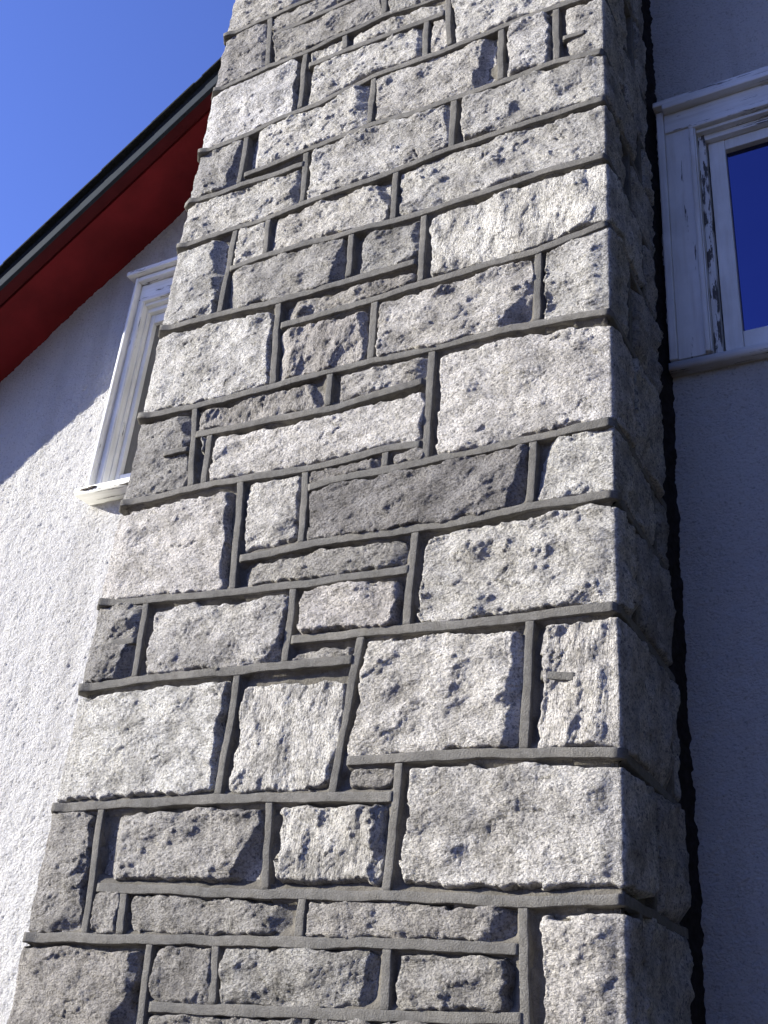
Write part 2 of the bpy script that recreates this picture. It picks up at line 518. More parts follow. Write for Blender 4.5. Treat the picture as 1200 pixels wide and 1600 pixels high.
# ------------------------------------------------------------------ house: windows
def window(label, x0, x1, cas, sash_w, band, z_sill, z_head, worn, nose, bd):
    """x0..x1 outer casing edges; cas casing width; band width of the raised outer back band"""
    w = empty('window', ((x0 + x1) / 2, WALL_Y, z_sill), house)
    w['label'] = label
    Y = WALL_Y
    zt = z_head                      # underside of the drip cap
    zo = zt - 0.125                  # top of the opening
    a, b = x0 + cas, x1 - cas
    for s, xa in ((1, x0), (-1, x1)):
        def bx(name, u0, u1, ya, yb, za, zb, m, bev=.003):
            lo, hi = sorted((xa + s * u0, xa + s * u1))
            return box(name, (lo, ya, za), (hi, yb, zb), m, w, bev)
        bx('back_band', 0, band, Y - bd, Y + .01, z_sill, zt - .002, M_WHITE, .005)
        bx('casing', band + .0006, cas - .016, Y - (.030 if worn else .036), Y + .012, z_sill, zt - .0245, M_WHITE)
        bx('casing_bead', cas - .0155, cas, Y - .044, Y + .012, z_sill, zt - .105, M_WHITE, .005)
        bx('jamb', cas + .0006, cas + .004, Y - .040, Y + .09, z_sill, zo + .01, M_WHITE, .001)
        bx('window_stop', cas + .0045, cas + .027 if worn else cas + .010, Y - .012, Y + .06, z_sill, zo - .002, M_WORN if worn else M_WHITE, .002)
    gap = .031 if worn else .013
    box('head_casing', (x0 + band + .001, Y - .037, zt - .105), (x1 - band - .001, Y + .012, zt - .0255), M_WHITE_H, w)
    box('head_band', (x0 + band + .001, Y - .065, zt - .025), (x1 - band - .001, Y + .012, zt - .0025), M_WHITE_H, w, .006)
    box('head_bead', (a - .016, Y - .046, zt - .124), (b + .016, Y + .012, zt - .1056), M_WHITE_H, w, .005)
    box('head_jamb', (a + .005, Y - .03, zo - .012), (b - .005, Y + .09, zo + .0005), M_WHITE_H, w, .002)
    box('head_stop', (a + .006, Y - .010, zo - .034), (b - .006, Y + .06, zo - .0125), M_WHITE_H, w, .002)
    ext = .004 if worn else .035
    box('drip_cap', (x0 - ext, Y - (.060 if worn else .088), zt), (x1 + .035, Y + .01, zt + .022), M_WHITE_H, w, .004)
    # sill with a sloping top and a nose
    sx0, sx1 = x0 - (.002 if worn else .028), x1 + .028
    prof = [(Y + .10, z_sill - .004), (Y - .02, z_sill - .002), (Y - nose + .003, z_sill - .010), (Y - nose, z_sill - .034), (Y - nose + .010, z_sill - .038), (Y + .01, z_sill - .036), (Y + .10, z_sill - .036)]
    n = len(prof)
    vs_ = [(sx0, y, z) for y, z in prof] + [(sx1, y, z) for y, z in prof]
    qs = [(i, (i + 1) % n, n + (i + 1) % n, n + i) for i in range(n)]
    mesh_np('sill', vs_, qs, M_WHITE_H, w, ngon=[tuple(range(n - 1, -1, -1)), tuple(range(n, 2 * n))])
    # sash: two stiles, two rails, one pane
    p0, p1 = a + gap, b - gap
    st = zo - .036
    sb = z_sill + .004
    ys, ye = Y + .008, Y + .045
    box('sash_stile', (p0, ys, sb), (p0 + sash_w, ye, st), M_SASH, w)
    box('sash_stile', (p1 - sash_w, ys, sb), (p1, ye, st), M_SASH, w)
    box('sash_rail', (p0 + sash_w + .0005, ys + .001, st - .042), (p1 - sash_w - .0005, ye, st), M_SASH, w)
    box('sash_rail', (p0 + sash_w + .0005, ys + .001, sb), (p1 - sash_w - .0005, ye, sb + .075), M_SASH, w)
    box('pane', (p0 + sash_w - .006, ys + .020, sb + .06), (p1 - sash_w + .006, ys + .025, st - .03), M_GLASS if worn else M_GLASS_PLAIN, w, 0.0005)
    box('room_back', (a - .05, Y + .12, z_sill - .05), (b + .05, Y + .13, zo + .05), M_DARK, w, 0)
    return w

win_r = window('white wooden window with peeling paint, in shade to the right of the chimney', 0.012, 0.86, 0.116, 0.050, 0.024, 1.816, 2.80, True, .040, .036)
win_l = window('white wooden window half hidden behind the left side of the chimney', -2.132, -1.49, 0.046, 0.020, 0.013, 1.795, 2.79, False, .088, .066)

# the rotten, splintered end of the left-hand sill
M_WOOD = mat_plain('bare_weathered_wood', (0.17, 0.15, 0.125), 0.9, 0.4, 120, 0.003)
rs = np.random.default_rng(4)
for k in range(4):
    cx, cz = -2.118 + .016 * k + rs.uniform(-.004, .004), 1.795 - .024 + rs.uniform(-.004, .004)
    ln, tk = rs.uniform(.012, .020), rs.uniform(.004, .007)
    yf = WALL_Y - .088
    vv = [(cx - ln, yf - .001, cz), (cx - ln * .2, yf - .005, cz + tk), (cx + ln, yf - .003, cz + tk * .4), (cx + ln * .3, yf - .006, cz - tk),
          (cx - ln, yf + .01, cz), (cx - ln * .2, yf + .01, cz + tk), (cx + ln, yf + .01, cz + tk * .4), (cx + ln * .3, yf + .01, cz - tk)]
    mesh_np('splinter', vv, [(3, 2, 1, 0), (4, 5, 6, 7), (0, 1, 5, 4), (1, 2, 6, 5), (2, 3, 7, 6), (3, 0, 4, 7)], M_WOOD, win_l)

# ------------------------------------------------------------------ chimney
W = 1.4            # width of the front, x from -W to 0; front plane y = 0
SIDE = 0.440       # masonry depth of each side before the black strip against the wall
TOP = 7.3
chimney = empty('stone_chimney', (-W / 2, .3, -EYE), category='chimney',
                label='tall rough grey granite chimney with raised mortar joints on the house wall')
BED_Y = 0.004

def pos(u, v, h, r=0.008):
    """unrolled chimney surface: u < -W left side, -W..0 front, u > 0 right side; h outwards"""
    u, v, h = np.broadcast_arrays(np.asarray(u, float), np.asarray(v, float), np.asarray(h, float))
    x = np.clip(u, -W, 0)
    y = np.where(u > 0, u, np.where(u < -W, -W - u, 0)) + BED_Y
    kr = np.clip((u + r) / (2 * r), 0, 1); kr = kr * kr * (3 - 2 * kr) * np.pi / 2
    kl = np.clip((-W - u + r) / (2 * r), 0, 1); kl = kl * kl * (3 - 2 * kl) * np.pi / 2
    nx = np.sin(kr) - np.sin(kl)
    ny = -np.cos(kr) * np.cos(kl)
    return np.stack([x + nx * h, y + ny * h, v], -1)

PALETTE = [(0.55, 0.535, 0.505), (0.58, 0.56, 0.53), (0.52, 0.495, 0.465), (0.56, 0.535, 0.49), (0.50, 0.49, 0.475), (0.60, 0.585, 0.55), (0.54, 0.51, 0.48)]
STONES = []

def stone(zt, zb, xl, xr, du=0.0034, color=None, bulge=None, grain=None, edge=None, dent=True, rough=None):
    """one rock-faced block between four joint lines (functions of u or of z)"""
    sd = len(STONES) * 17 + 101
    r = np.random.default_rng(sd)
    zm = (zt(xl(0) * .5 + xr(0) * .5) + zb(xl(0) * .5 + xr(0) * .5)) / 2
    wd, ht = float(xr(zm) - xl(zm)), float(zt((xl(zm) + xr(zm)) / 2) - zb((xl(zm) + xr(zm)) / 2))
    nu, nv = max(8, int(wd / du)), max(8, int(ht / du))
    s, t = np.meshgrid(np.linspace(0, 1, nu), np.linspace(0, 1, nv), indexing='ij')
    v = np.full(s.shape, zm)
    for _ in range(3):
        u = xl(v) + s * (xr(v) - xl(v))
        v = zb(u) + t * (zt(u) - zb(u))
    ox, oy = r.uniform(-50, 50, 2)
    X, Yv = u + ox, v + oy
    hw = 0.0075
    mg = r.uniform(-0.002, 0.003, 4) + np.array([r.uniform(.003, .010), 0, 0, 0.002])
    if edge is not None:
        mg = mg + np.array(edge)
    dl, dr, db, dt = u - xl(v) - hw - mg[0], xr(v) - u - hw - mg[1], v - zb(u) - hw - mg[2], zt(u) - v - hw - mg[3]
    k = 0.005                                          # soft minimum rounds the corners of the block
    d = -k * np.log(np.exp(-dl / k) + np.exp(-dr / k) + np.exp(-db / k) + np.exp(-dt / k))
    d = d + 0.006 * perlin(X / .06, Yv / .06, sd) + 0.0030 * perlin(X / .022, Yv / .022, sd + 1) + 0.0060 * cells(X / .034, Yv / .030, sd + 2)[2] + 0.007 * perlin(X / .13, Yv / .13, sd + 4) + 0.002
    B = bulge * 0.72 if bulge is not None else r.uniform(0.009, 0.018)
    wdt = r.uniform(0.005, 0.012)
    qd = np.clip(d / wdt, 0, 1)
    prof = 1 - (1 - qd) ** 2.3
    ang = grain if grain is not None else r.choice([0.0, 0.05, 0.12, -0.15, 0.2, 1.45])
    ca, sa = math.cos(ang), math.sin(ang)
    A, Bc = (X * ca + Yv * sa), (-X * sa + Yv * ca)
    st = r.uniform(1.2, 2.0)                            # grain stretches the chips along the bedding
    wv = 0.010 * perlin(X / .035, Yv / .035, sd + 3)
    _, _, c1 = cells((A + wv) / (.050 * st), (Bc + wv) / .042, sd + 5)
    fl = fbm(X / .20, Yv / .15, sd + 11, 2)
    mid = fbm(A / (.034 * st ** .5), Bc / .024, sd + 17, 2)
    fine = perlin(A / (.0085 * st), Bc / .0075, sd + 13)
    crk = np.abs(perlin(A / (.19 * st) + 3.1, Bc / .10, sd + 15) + 0.10 * perlin(X / .03, Yv / .03, sd + 16))
    crack = np.where(hsh(np.array([7.0]), np.array([float(sd)]), 3)[0] < .55, np.clip(1 - crk / .016, 0, 1), 0) * np.clip(perlin(X / .07, Yv / .07, sd + 18) * 3, 0, 1)
    coarse = np.clip(0.5 + 0.9 * perlin(X / .11, Yv / .09, sd + 19), 0, 1)   # rougher and smoother patches on one face
    amp = (rough if rough is not None else (0.80 if not dent else r.uniform(0.95, 1.45))) * (0.65 + 0.65 * coarse)
    tz = fbm(A / (.085 * st ** .5) + 5.5, Bc / .055, sd + 23, 3, .45) * 3.2      # split plates: flat steps with broken rims
    tf = np.floor(tz)
    plate = tf + np.clip((tz - tf - .86) / .14, 0, 1)
    n = 0.0040 * fl + amp * (0.0026 * plate + 0.0026 * np.maximum(c1, -.28) + 0.0018 * np.maximum(mid, -.38) + 0.0012 * np.maximum(fine, -.5))
    h = -0.020 + prof * (0.020 + B) + n * np.clip(d / .010, 0, 1)
    # spalled faces: a few oblique planes that cut the block, most often at its ends
    if dent:
        for kk in range(r.integers(2, 5)):
            a = r.choice([0.0, 0.0, 0.35, -0.4, math.pi, -math.pi / 2, 2.6, -1.2]) + r.normal(0, .25)
            ex, ez = math.cos(a), math.sin(a)
            rad = abs(ex) * wd / 2 + abs(ez) * ht / 2
            off = rad * r.uniform(0.62, 0.9)
            pu, pv = u - float((xl(zm) + xr(zm)) / 2), v - zm
            dd = off - (pu * ex + pv * ez)
            cut = B + dd * r.uniform(0.35, 0.9) + 0.5 * n + 0.003 * perlin(X / .05, Yv / .05, sd + 31 + kk)
            h = np.where(d > 0, np.minimum(h, np.maximum(cut, -0.010)), h)
    def blur(f, k):                                    # granite breaks in plates, not holes: fill what is deeper than its surroundings
        for ax in (0, 1):
            p_ = np.concatenate([np.repeat(f.take([0], ax), k, ax), f, np.repeat(f.take([-1], ax), k, ax)], ax)
            c_ = np.cumsum(p_, ax)
            n_ = f.shape[ax]
            c_ = np.concatenate([np.zeros_like(c_.take([0], ax)), c_], ax)
            f = (c_.take(range(2 * k + 1, 2 * k + 1 + n_), ax) - c_.take(range(0, n_), ax)) / (2 * k + 1)
        return f
    inner = np.clip((d - .006) / .012, 0, 1)
    for kb, dp in ((int(.026 / du), .0024), (int(.015 / du), .0011), (int(.008 / du), .0008)):
        h = h + (np.maximum(h, blur(h, max(2, kb)) - dp) - h) * inner
    h = h - 0.007 * crack * inner
    near = np.maximum(np.exp(-(u / .028) ** 2), np.exp(-((u + W) / .028) ** 2))   # blocks are dressed flush along the two arrises
    h = np.where(h > .004, .004 + (h - .004) * (1 - .55 * near), h)
    ring = np.zeros(s.shape, bool)
    ring[0] = ring[-1] = True
    ring[:, 0] = ring[:, -1] = True
    h = np.where(ring, -0.045, h)
    P = pos(u, v, h).reshape(-1, 3)
    I = np.arange(nu * nv).reshape(nu, nv)
    back = np.concatenate([I[0, :], I[1:, -1], I[-1, -2::-1], I[-2:0:-1, 0]])
    c = color if color is not None else PALETTE[int(r.integers(len(PALETTE)))]
    f = r.uniform(0.95, 1.06) * (1.44 if sum(c) > 1.5 else 1.14)
    lm = sum(c) / 3                                    # the granite is nearly neutral
    c = tuple(min(0.95, (lm + 0.40 * (a - lm)) * f * g) for a, g in zip(c, (1.0, 1.0, 0.975)))
    o = mesh_np('stone', P, grid_quads(nu, nv), M_GRANITE_UP if abs(ang) > 1.0 else M_GRANITE, chimney, ngon=[back], color=c)
    STONES.append(o)
    return o

def resample(pts, step):
    p = np.asarray(pts, float)
    seg = np.hypot(*np.diff(p, axis=0).T)
    s = np.r_[0, np.cumsum(seg)]
    n = max(4, int(s[-1] / step))
    q = np.linspace(0, s[-1], n)
    return np.stack([np.interp(q, s, p[:, 0]), np.interp(q, s, p[:, 1])], -1), q

RIB = 0
def ribbon(pts, width=0.018, height=0.0145, step=0.008, wob=1.0):
    """raised flat mortar band following a joint"""
    global RIB
    RIB += 1
    sd = RIB * 13 + 5000
    r = np.random.default_rng(sd)
    p, q = resample(pts, step)
    t = np.gradient(p, axis=0)
    t /= np.linalg.norm(t, axis=1)[:, None] + 1e-9
    nrm = np.stack([-t[:, 1], t[:, 0]], -1)
    z = np.zeros_like(q)
    p = p + nrm * (wob * (0.0030 * perlin(q / .11 + sd * .37, z, sd) + 0.0010 * perlin(q / .03, z, sd + 1)))[:, None]
    wt = width * (1 + 0.22 * perlin(q / .17, z, sd + 2) + 0.08 * perlin(q / .03, z, sd + 3)) * r.uniform(.93, 1.07)
    wb = width * (1 + 0.22 * perlin(q / .14, z + 5, sd + 4) + 0.10 * perlin(q / .025, z + 5, sd + 5)) * r.uniform(.93, 1.07)
    hh = height * (1 + 0.13 * perlin(q / .10, z, sd + 6)) + 0.0006 * perlin(q / .02, z, sd + 7)
    rows = []
    for f, hf, ex in ((-.5, None, -.003), (-.5, .35, -.001), (-.5, .97, 0.0), (-.44, 1.0, 0.0), (-.15, 1.01, 0), (.15, 1.0, 0), (.44, .99, 0), (.5, .95, 0.0), (.5, .35, .001), (.5, None, .003)):
        wv = wb if f < 0 else wt
        off = f * wv + ex
        hv = np.full_like(q, -0.012) if hf is None else hh * hf + 0.0005 * perlin(q / .012 + 9 * f, z + f * 7, sd + 8)
        if hf is not None:                              # the bands stand out a little further where they turn the corners
            hv = hv + .010 * np.clip((-W + .035 - p[:, 0]) / .03, 0, 1) 
            hv = np.where(p[:, 0] > .004, hv * .5, hv)
        hv = hv.copy()
        hv[0] = hv[-1] = -0.012
        pp = p + nrm * off[:, None]
        rows.append(pos(pp[:, 0], pp[:, 1], hv, 0.004))
    P = np.stack(rows, 1).reshape(-1, 3)
    qd = grid_quads(len(q), len(rows))[:, ::-1]
    return mesh_np('mortar_joint', P, qd, M_RIBBON, chimney)

# joint lines measured on the front: horizontal ones as (x, z) chains, upright ones as (x, z top, x, z bottom)
JH = {
 1: [(-1.374,3.281), (-1.201,3.288), (-1.031,3.286)],
 2: [(-1.183,3.169), (-0.965,3.179), (-0.847,3.182)],
 3: [(-1.363,2.990), (-1.336,2.993), (-1.171,3.005), (-1.030,3.001), (-0.871,3.014), (-0.722,3.025), (-0.586,3.009), (-0.495,2.998)],
 5: [(-1.004,2.925), (-0.848,2.924), (-0.694,2.917), (-0.624,2.917), (-0.490,2.910)],
 6: [(-1.377,2.690), (-1.209,2.696), (-1.033,2.714), (-0.932,2.712), (-0.735,2.744), (-0.566,2.735), (-0.454,2.735), (-0.294,2.742), (-0.129,2.739), (-0.008,2.729)],
 7: [(-1.194,2.501), (-0.952,2.515), (-0.719,2.524), (-0.593,2.508), (-0.452,2.508), (-0.303,2.503), (-0.129,2.506), (-0.001,2.483)],
 8: [(-1.377,2.463), (-1.192,2.461), (-0.946,2.455)],
 9: [(-1.364,2.273), (-1.172,2.274), (-1.056,2.271), (-0.921,2.283), (-0.630,2.289), (-0.445,2.303), (-0.210,2.302), (-0.014,2.298)],
 10: [(-1.178,2.106), (-1.032,2.117), (-0.736,2.102), (-0.601,2.093), (-0.499,2.089), (-0.171,2.100), (-0.011,2.091)],
 11: [(-1.371,1.940), (-1.175,1.935), (-0.961,1.920), (-0.706,1.918), (-0.518,1.917)],
 12: [(-0.951,1.825), (-0.653,1.825), (-0.493,1.834), (-0.180,1.836), (-0.009,1.863)],
 13: [(-1.375,1.623), (-1.198,1.612), (-0.753,1.619), (-0.460,1.609), (-0.243,1.611), (-0.011,1.591)],
 14: [(-1.187,1.513), (-0.739,1.497), (-0.468,1.515)],
 15: [(-1.386,1.329), (-1.166,1.337), (-0.995,1.336), (-0.784,1.323), (-0.573,1.335), (-0.460,1.332)],
 16: [(-0.786,1.265), (-0.712,1.277), (-0.550,1.274), (-0.235,1.281), (-0.013,1.288)],
 17: [(-0.965,1.095), (-0.728,1.105), (-0.459,1.099), (-0.386,1.097), (-0.170,1.108), (-0.005,1.105)],
 18: [(-1.396,1.029), (-0.947,1.003), (-0.768,1.000), (-0.466,0.997)],
 19: [(-0.777,0.857), (-0.586,0.856), (-0.371,0.848), (-0.296,0.847), (-0.008,0.848)],
 20: [(-1.397,0.793), (-1.152,0.801), (-0.775,0.796), (-0.591,0.794)],
 21: [(-0.595,0.565), (-0.256,0.565), (-0.008,0.552)],
 22: [(-1.401,0.490), (-0.946,0.497), (-0.463,0.487)],
 23: [(-1.222,0.308), (-0.816,0.297), (-0.408,0.293), (-0.212,0.286), (0.000,0.292)],
 24: [(-1.404,0.197), (-0.888,0.202), (-0.614,0.206), (-0.401,0.208), (-0.185,0.205)],
 25: [(-1.015,0.070), (-0.695,0.076), (-0.392,0.085), (-0.174,0.092)],
 30: [(-1.381,1.470), (-1.295,1.469), (-1.184,1.469)],
 31: [(-1.389,0.906), (-1.335,0.909), (-1.235,0.909)],
 32: [(-0.133,2.590), (-0.034,2.584), (-0.003,2.580)],
 33: [(-0.184,0.721), (-0.071,0.706), (-0.007,0.703)],
}
JV = {
 'v1': (-1.212,3.301,-1.177,3.008),
 'va': (-0.916,3.262,-0.912,3.198),
 'vb': (-0.736,3.185,-0.724,3.027),
 'vc': (-0.493,3.006,-0.472,2.744),
 'vd': (-1.020,3.002,-1.006,2.720),
 've': (-0.868,3.012,-0.859,2.929),
 'vf': (-0.561,2.919,-0.555,2.736),
 'vg': (-0.135,2.740,-0.130,2.507),
 'vh': (-0.303,2.747,-0.299,2.507),
 'vi': (-0.733,2.740,-0.728,2.526),
 'vj': (-1.209,2.692,-1.203,2.465),
 'vk': (-0.951,2.510,-0.937,2.284),
 'vl': (-0.442,2.506,-0.441,2.301),
 'vm': (-1.179,2.271,-1.182,1.935),
 'vn': (-1.056,2.271,-1.046,2.117),
 'vo': (-0.617,2.289,-0.609,2.094),
 'vp': (-0.510,2.084,-0.507,1.836),
 'vq': (-0.743,2.102,-0.738,1.928),
 'vr': (-0.967,1.917,-0.941,1.616),
 'vs': (-0.641,1.823,-0.636,1.617),
 'vt': (-0.175,1.836,-0.177,1.608),
 'vu': (-1.204,1.612,-1.164,1.336),
 'vw': (-0.759,1.618,-0.749,1.499),
 'vx': (-0.456,1.608,-0.451,1.276),
 'vy': (-1.130,1.509,-1.121,1.336),
 'vz': (-0.564,1.335,-0.562,1.275),
 'wa': (-0.794,1.325,-0.777,1.104),
 'wb': (-0.995,1.336,-0.966,1.004),
 'wc': (-0.180,1.282,-0.185,1.107),
 'wd': (-0.464,1.100,-0.470,0.853),
 'we': (-1.240,1.020,-1.229,0.800),
 'wf': (-0.783,1.000,-0.780,0.796),
 'wg': (-0.583,0.857,-0.617,0.491),
 'wh': (-0.909,0.797,-0.917,0.497),
 'wi': (-0.181,0.847,-0.188,0.562),
 'wj': (-0.462,0.563,-0.469,0.294),
 'wk': (-1.252,0.491,-1.225,0.199),
 'wl': (-0.772,0.494,-0.755,0.296),
 'wm': (-1.135,0.306,-1.123,0.200),
 'wn': (-0.660,0.295,-0.660,0.204),
 'wo': (-0.185,0.286,-0.172,0.045),
 'wp': (-1.037,0.201,-1.023,-0.022),
 'wq': (-0.861,0.202,-0.850,0.074),
 'wr': (-0.457,0.207,-0.457,0.082),
 'ws': (-0.623,0.078,-0.617,0.005),
}
JH[0] = [(-1.40, 3.565), (-0.6, 3.57), (0.0, 3.56)]
JH[1] += [(-0.5, 3.283), (0.0, 3.28)]
JH[2] += [(-0.4, 3.18), (0.0, 3.175)]
JH[34] = [(-0.49, 3.0), (-0.2, 3.004), (0.0, 3.0)]
JH[26] = [(-1.40, -0.060), (-0.6, -0.055), (0.0, -0.06)]
JV['ta'] = (-1.02, 3.565, -1.02, 3.285); JV['tb'] = (-0.45, 3.565, -0.45, 3.285)
JV['tc'] = (-0.62, 3.285, -0.62, 3.18); JV['td'] = (-0.30, 3.18, -0.30, 3.0)
JV['wo'] = (-0.185, 0.286, -0.170, -0.06)
JV['wp'] = (-1.037, 0.201, -1.020, -0.06); JV['ws'] = (-0.623, 0.078, -0.615, -0.06)

def hz(k):
    p = np.array(sorted(JH[k]))
    return lambda u: np.interp(u, p[:, 0], p[:, 1])

def vx(k, side=None):
    if isinstance(k, float):
        return lambda z: np.zeros_like(np.asarray(z, float)) + k
    x1, z1, x2, z2 = JV[k]
    return lambda z: x2 + (np.clip(z, z2, z1) - z2) / (z1 - z2) * (x1 - x2)

# (upper joint, lower joint, left joint, right joint, options); L / R = round the corner
D = dict
LAYOUT = [
 (0, 1, 'L', 'ta', {}), (0, 1, 'ta', 'tb', {}), (0, 1, 'tb', 'R', {}),
 (1, 2, 'v1', 'va', {}), (1, 2, 'va', 'tc', {}), (1, 2, 'tc', 'R', {}),
 (2, 3, 'v1', 'vb', {}), (2, 34, 'vb', 'td', {}), (2, 34, 'td', 'R', {}),
 (1, 3, 'L', 'v1', D(color=(.46, .44, .45))),
 (3, 6, 'L', 'vd', D(color=(.66, .655, .63), bulge=.018, edge=(0, .022, 0, 0), dent=False)),
 (3, 5, 'vd', 've', D(edge=(.004, .004, .006, .004), bulge=.010)), (3, 5, 've', 'vc', D(edge=(.004, 0, .004, .012), bulge=.010)),
 (5, 6, 'vd', 'vf', D(color=(.60, .59, .57), edge=(.012, 0, .008, 0))), (5, 6, 'vf', 'vc', {}),
 (34, 6, 'vc', 'R', D(color=(.60, .59, .57), bulge=.022)),
 (6, 8, 'L', 'vj', D(color=(.47, .46, .46))), (6, 7, 'vj', 'vi', D(color=(.62, .61, .59), edge=(.014, 0, 0, 0))), (6, 7, 'vi', 'vh', D(color=(.58, .56, .54), edge=(0, .010, 0, 0))),
 (6, 7, 'vh', 'vg', D(color=(.60, .59, .60), edge=(.008, .014, 0, 0), bulge=.026)), (6, 7, 'vg', 'R', D(edge=(.010, 0, 0, .004))),
 (8, 9, 'L', 'vk', D(edge=(0, .012, 0, 0))), (7, 9, 'vk', 'vl', D(color=(.60, .59, .58), bulge=.022, edge=(.008, 0, 0, 0))), (7, 9, 'vl', 'R', D(color=(.53, .52, .50), edge=(.012, 0, 0, 0))),
 (9, 11, 'L', 'vm', D(color=(.55, .55, .54), edge=(0, .022, .006, .006), bulge=.020)), (9, 10, 'vm', 'vn', {}), (9, 10, 'vn', 'vo', D(edge=(0, .012, 0, .01))), (9, 10, 'vo', 'R', D(color=(.57, .56, .54))),
 (10, 11, 'vm', 'vq', D(color=(.52, .50, .48), edge=(0, .016, 0, .006))), (10, 11, 'vq', 'vp', D(edge=(.02, 0, 0, .012))), (10, 12, 'vp', 'R', D(color=(.62, .61, .58), bulge=.020, edge=(.006, 0, .004, .012), dent=False)),
 (11, 12, 'vr', 'vp', D(color=(.50, .46, .42), edge=(.01, 0, .008, .008), bulge=.012)),
 (11, 13, 'L', 'vr', D(color=(.68, .675, .66), bulge=.022, edge=(0, .012, .004, .016), dent=False)), (12, 13, 'vr', 'vs', D(color=(.54, .49, .47), edge=(0, .008, 0, .016))),
 (12, 13, 'vs', 'vt', D(color=(.60, .57, .55), bulge=.026, edge=(.008, 0, 0, .014))), (12, 13, 'vt', 'R', D(color=(.58, .57, .55))),
 (13, 15, 'L', 'vu', D(color=(.48, .46, .45), edge=(0, .012, 0, .012))),
 (13, 14, 'vu', 'vw', D(color=(.49, .45, .42), edge=(0, .014, 0, .006))), (13, 14, 'vw', 'vx', D(color=(.54, .51, .48), edge=(.016, 0, 0, .008))),
 (14, 15, 'vu', 'vy', D(edge=(.014, .002, 0, 0))), (14, 15, 'vy', 'vx', D(color=(.64, .61, .59), bulge=.020, edge=(.006, 0, 0, .012), grain=.1, dent=False)),
 (13, 16, 'vx', 'R', D(color=(.64, .61, .59), bulge=.020, grain=0.0, dent=False, edge=(.008, 0, 0, .014))),
 (15, 16, 'wa', 'vz', D(color=(.45, .41, .39))), (15, 16, 'vz', 'vx', D(color=(.45, .42, .40))),
 (15, 18, 'L', 'wb', D(color=(.66, .62, .60), bulge=.024, dent=False, edge=(0, .020, 0, .016))), (15, 17, 'wb', 'wa', D(color=(.63, .61, .59), edge=(.006, .004, .014, .004), dent=False)),
 (16, 17, 'wa', 'wc', D(color=(.36, .335, .335), bulge=.026)), (16, 17, 'wc', 'R', D(color=(.56, .55, .52))),
 (17, 18, 'wb', 'wd', D(color=(.52, .49, .45), edge=(.012, .01, .004, .008), bulge=.014)), (17, 19, 'wd', 'R', D(color=(.63, .61, .57), bulge=.022, edge=(.014, 0, .004, .014))),
 (18, 20, 'L', 'we', D(color=(.46, .44, .42))), (18, 20, 'we', 'wf', D(color=(.55, .53, .52), bulge=.026, edge=(.012, 0, 0, .014))),
 (18, 19, 'wf', 'wd', D(color=(.56, .51, .49), bulge=.032, edge=(.010, .014, .004, .006))), (19, 20, 'wf', 'wg', D(color=(.48, .45, .42), edge=(0, 0, 0, .014), bulge=.010)),
 (19, 21, 'wg', 'wi', D(color=(.63, .60, .56), bulge=.028, edge=(.012, 0, .004, .012))), (19, 21, 'wi', 'R', D(color=(.56, .53, .50), edge=(.012, 0, 0, .006))),
 (20, 22, 'L', 'wh', D(color=(.70, .69, .65), bulge=.024, edge=(0, .014, .010, .018), dent=False)), (20, 22, 'wh', 'wg', D(color=(.60, .585, .56), bulge=.014, grain=1.5, edge=(.012, .006, .012, .034), dent=False)),
 (21, 22, 'wg', 'wj', D(color=(.40, .37, .34), edge=(.018, .004, .01, .004), bulge=.012)), (21, 23, 'wj', 'R', D(color=(.61, .585, .55), bulge=.024, edge=(.012, 0, .018, .010), dent=False)),
 (22, 24, 'L', 'wk', D(color=(.46, .43, .40), edge=(0, .008, .006, 0))), (22, 23, 'wk', 'wl', D(color=(.53, .50, .47), bulge=.024, edge=(.012, .006, .014, .010))), (22, 23, 'wl', 'wj', D(color=(.54, .52, .48), bulge=.026, grain=1.5, edge=(.008, .006, .010, .006))),
 (23, 24, 'wk', 'wm', D(color=(.45, .42, .39))), (23, 24, 'wm', 'wn', D(color=(.47, .44, .40), bulge=.020)), (23, 24, 'wn', 'wo', D(color=(.49, .45, .41), bulge=.020)),
 (24, 26, 'L', 'wp', D(color=(.52, .47, .42), bulge=.026, edge=(0, .022, 0, .010))), (24, 25, 'wp', 'wq', D(color=(.45, .42, .39))), (24, 25, 'wq', 'wr', D(color=(.47, .45, .41), bulge=.022)), (24, 25, 'wr', 'wo', D(color=(.48, .45, .41), bulge=.024, edge=(.01, .016, 0, .008))),
 (25, 26, 'wp', 'ws', D(color=(.45, .42, .38))), (25, 26, 'ws', 'wo', D(color=(.45, .42, .38))), (23, 26, 'wo', 'R', D(color=(.55, .51, .46), bulge=.032, edge=(.016, 0, 0, .012))),
]
# where the corner blocks end on the right-hand side, by upper joint
SIDE_R = {0: .20, 1: .34, 2: .22, 34: .30, 6: .17, 32: .30, 7: .33, 9: .20, 10: .30, 12: .16, 13: .145, 16: .31, 17: .125, 19: .375, 33: .375, 21: .195, 23: .085}
SIDE_L = {0: .30, 1: .18, 3: .33, 6: .17, 8: .30, 9: .20, 11: .33, 13: .18, 30: .18, 15: .34, 18: .17, 31: .17, 20: .30, 22: .16, 24: .27}

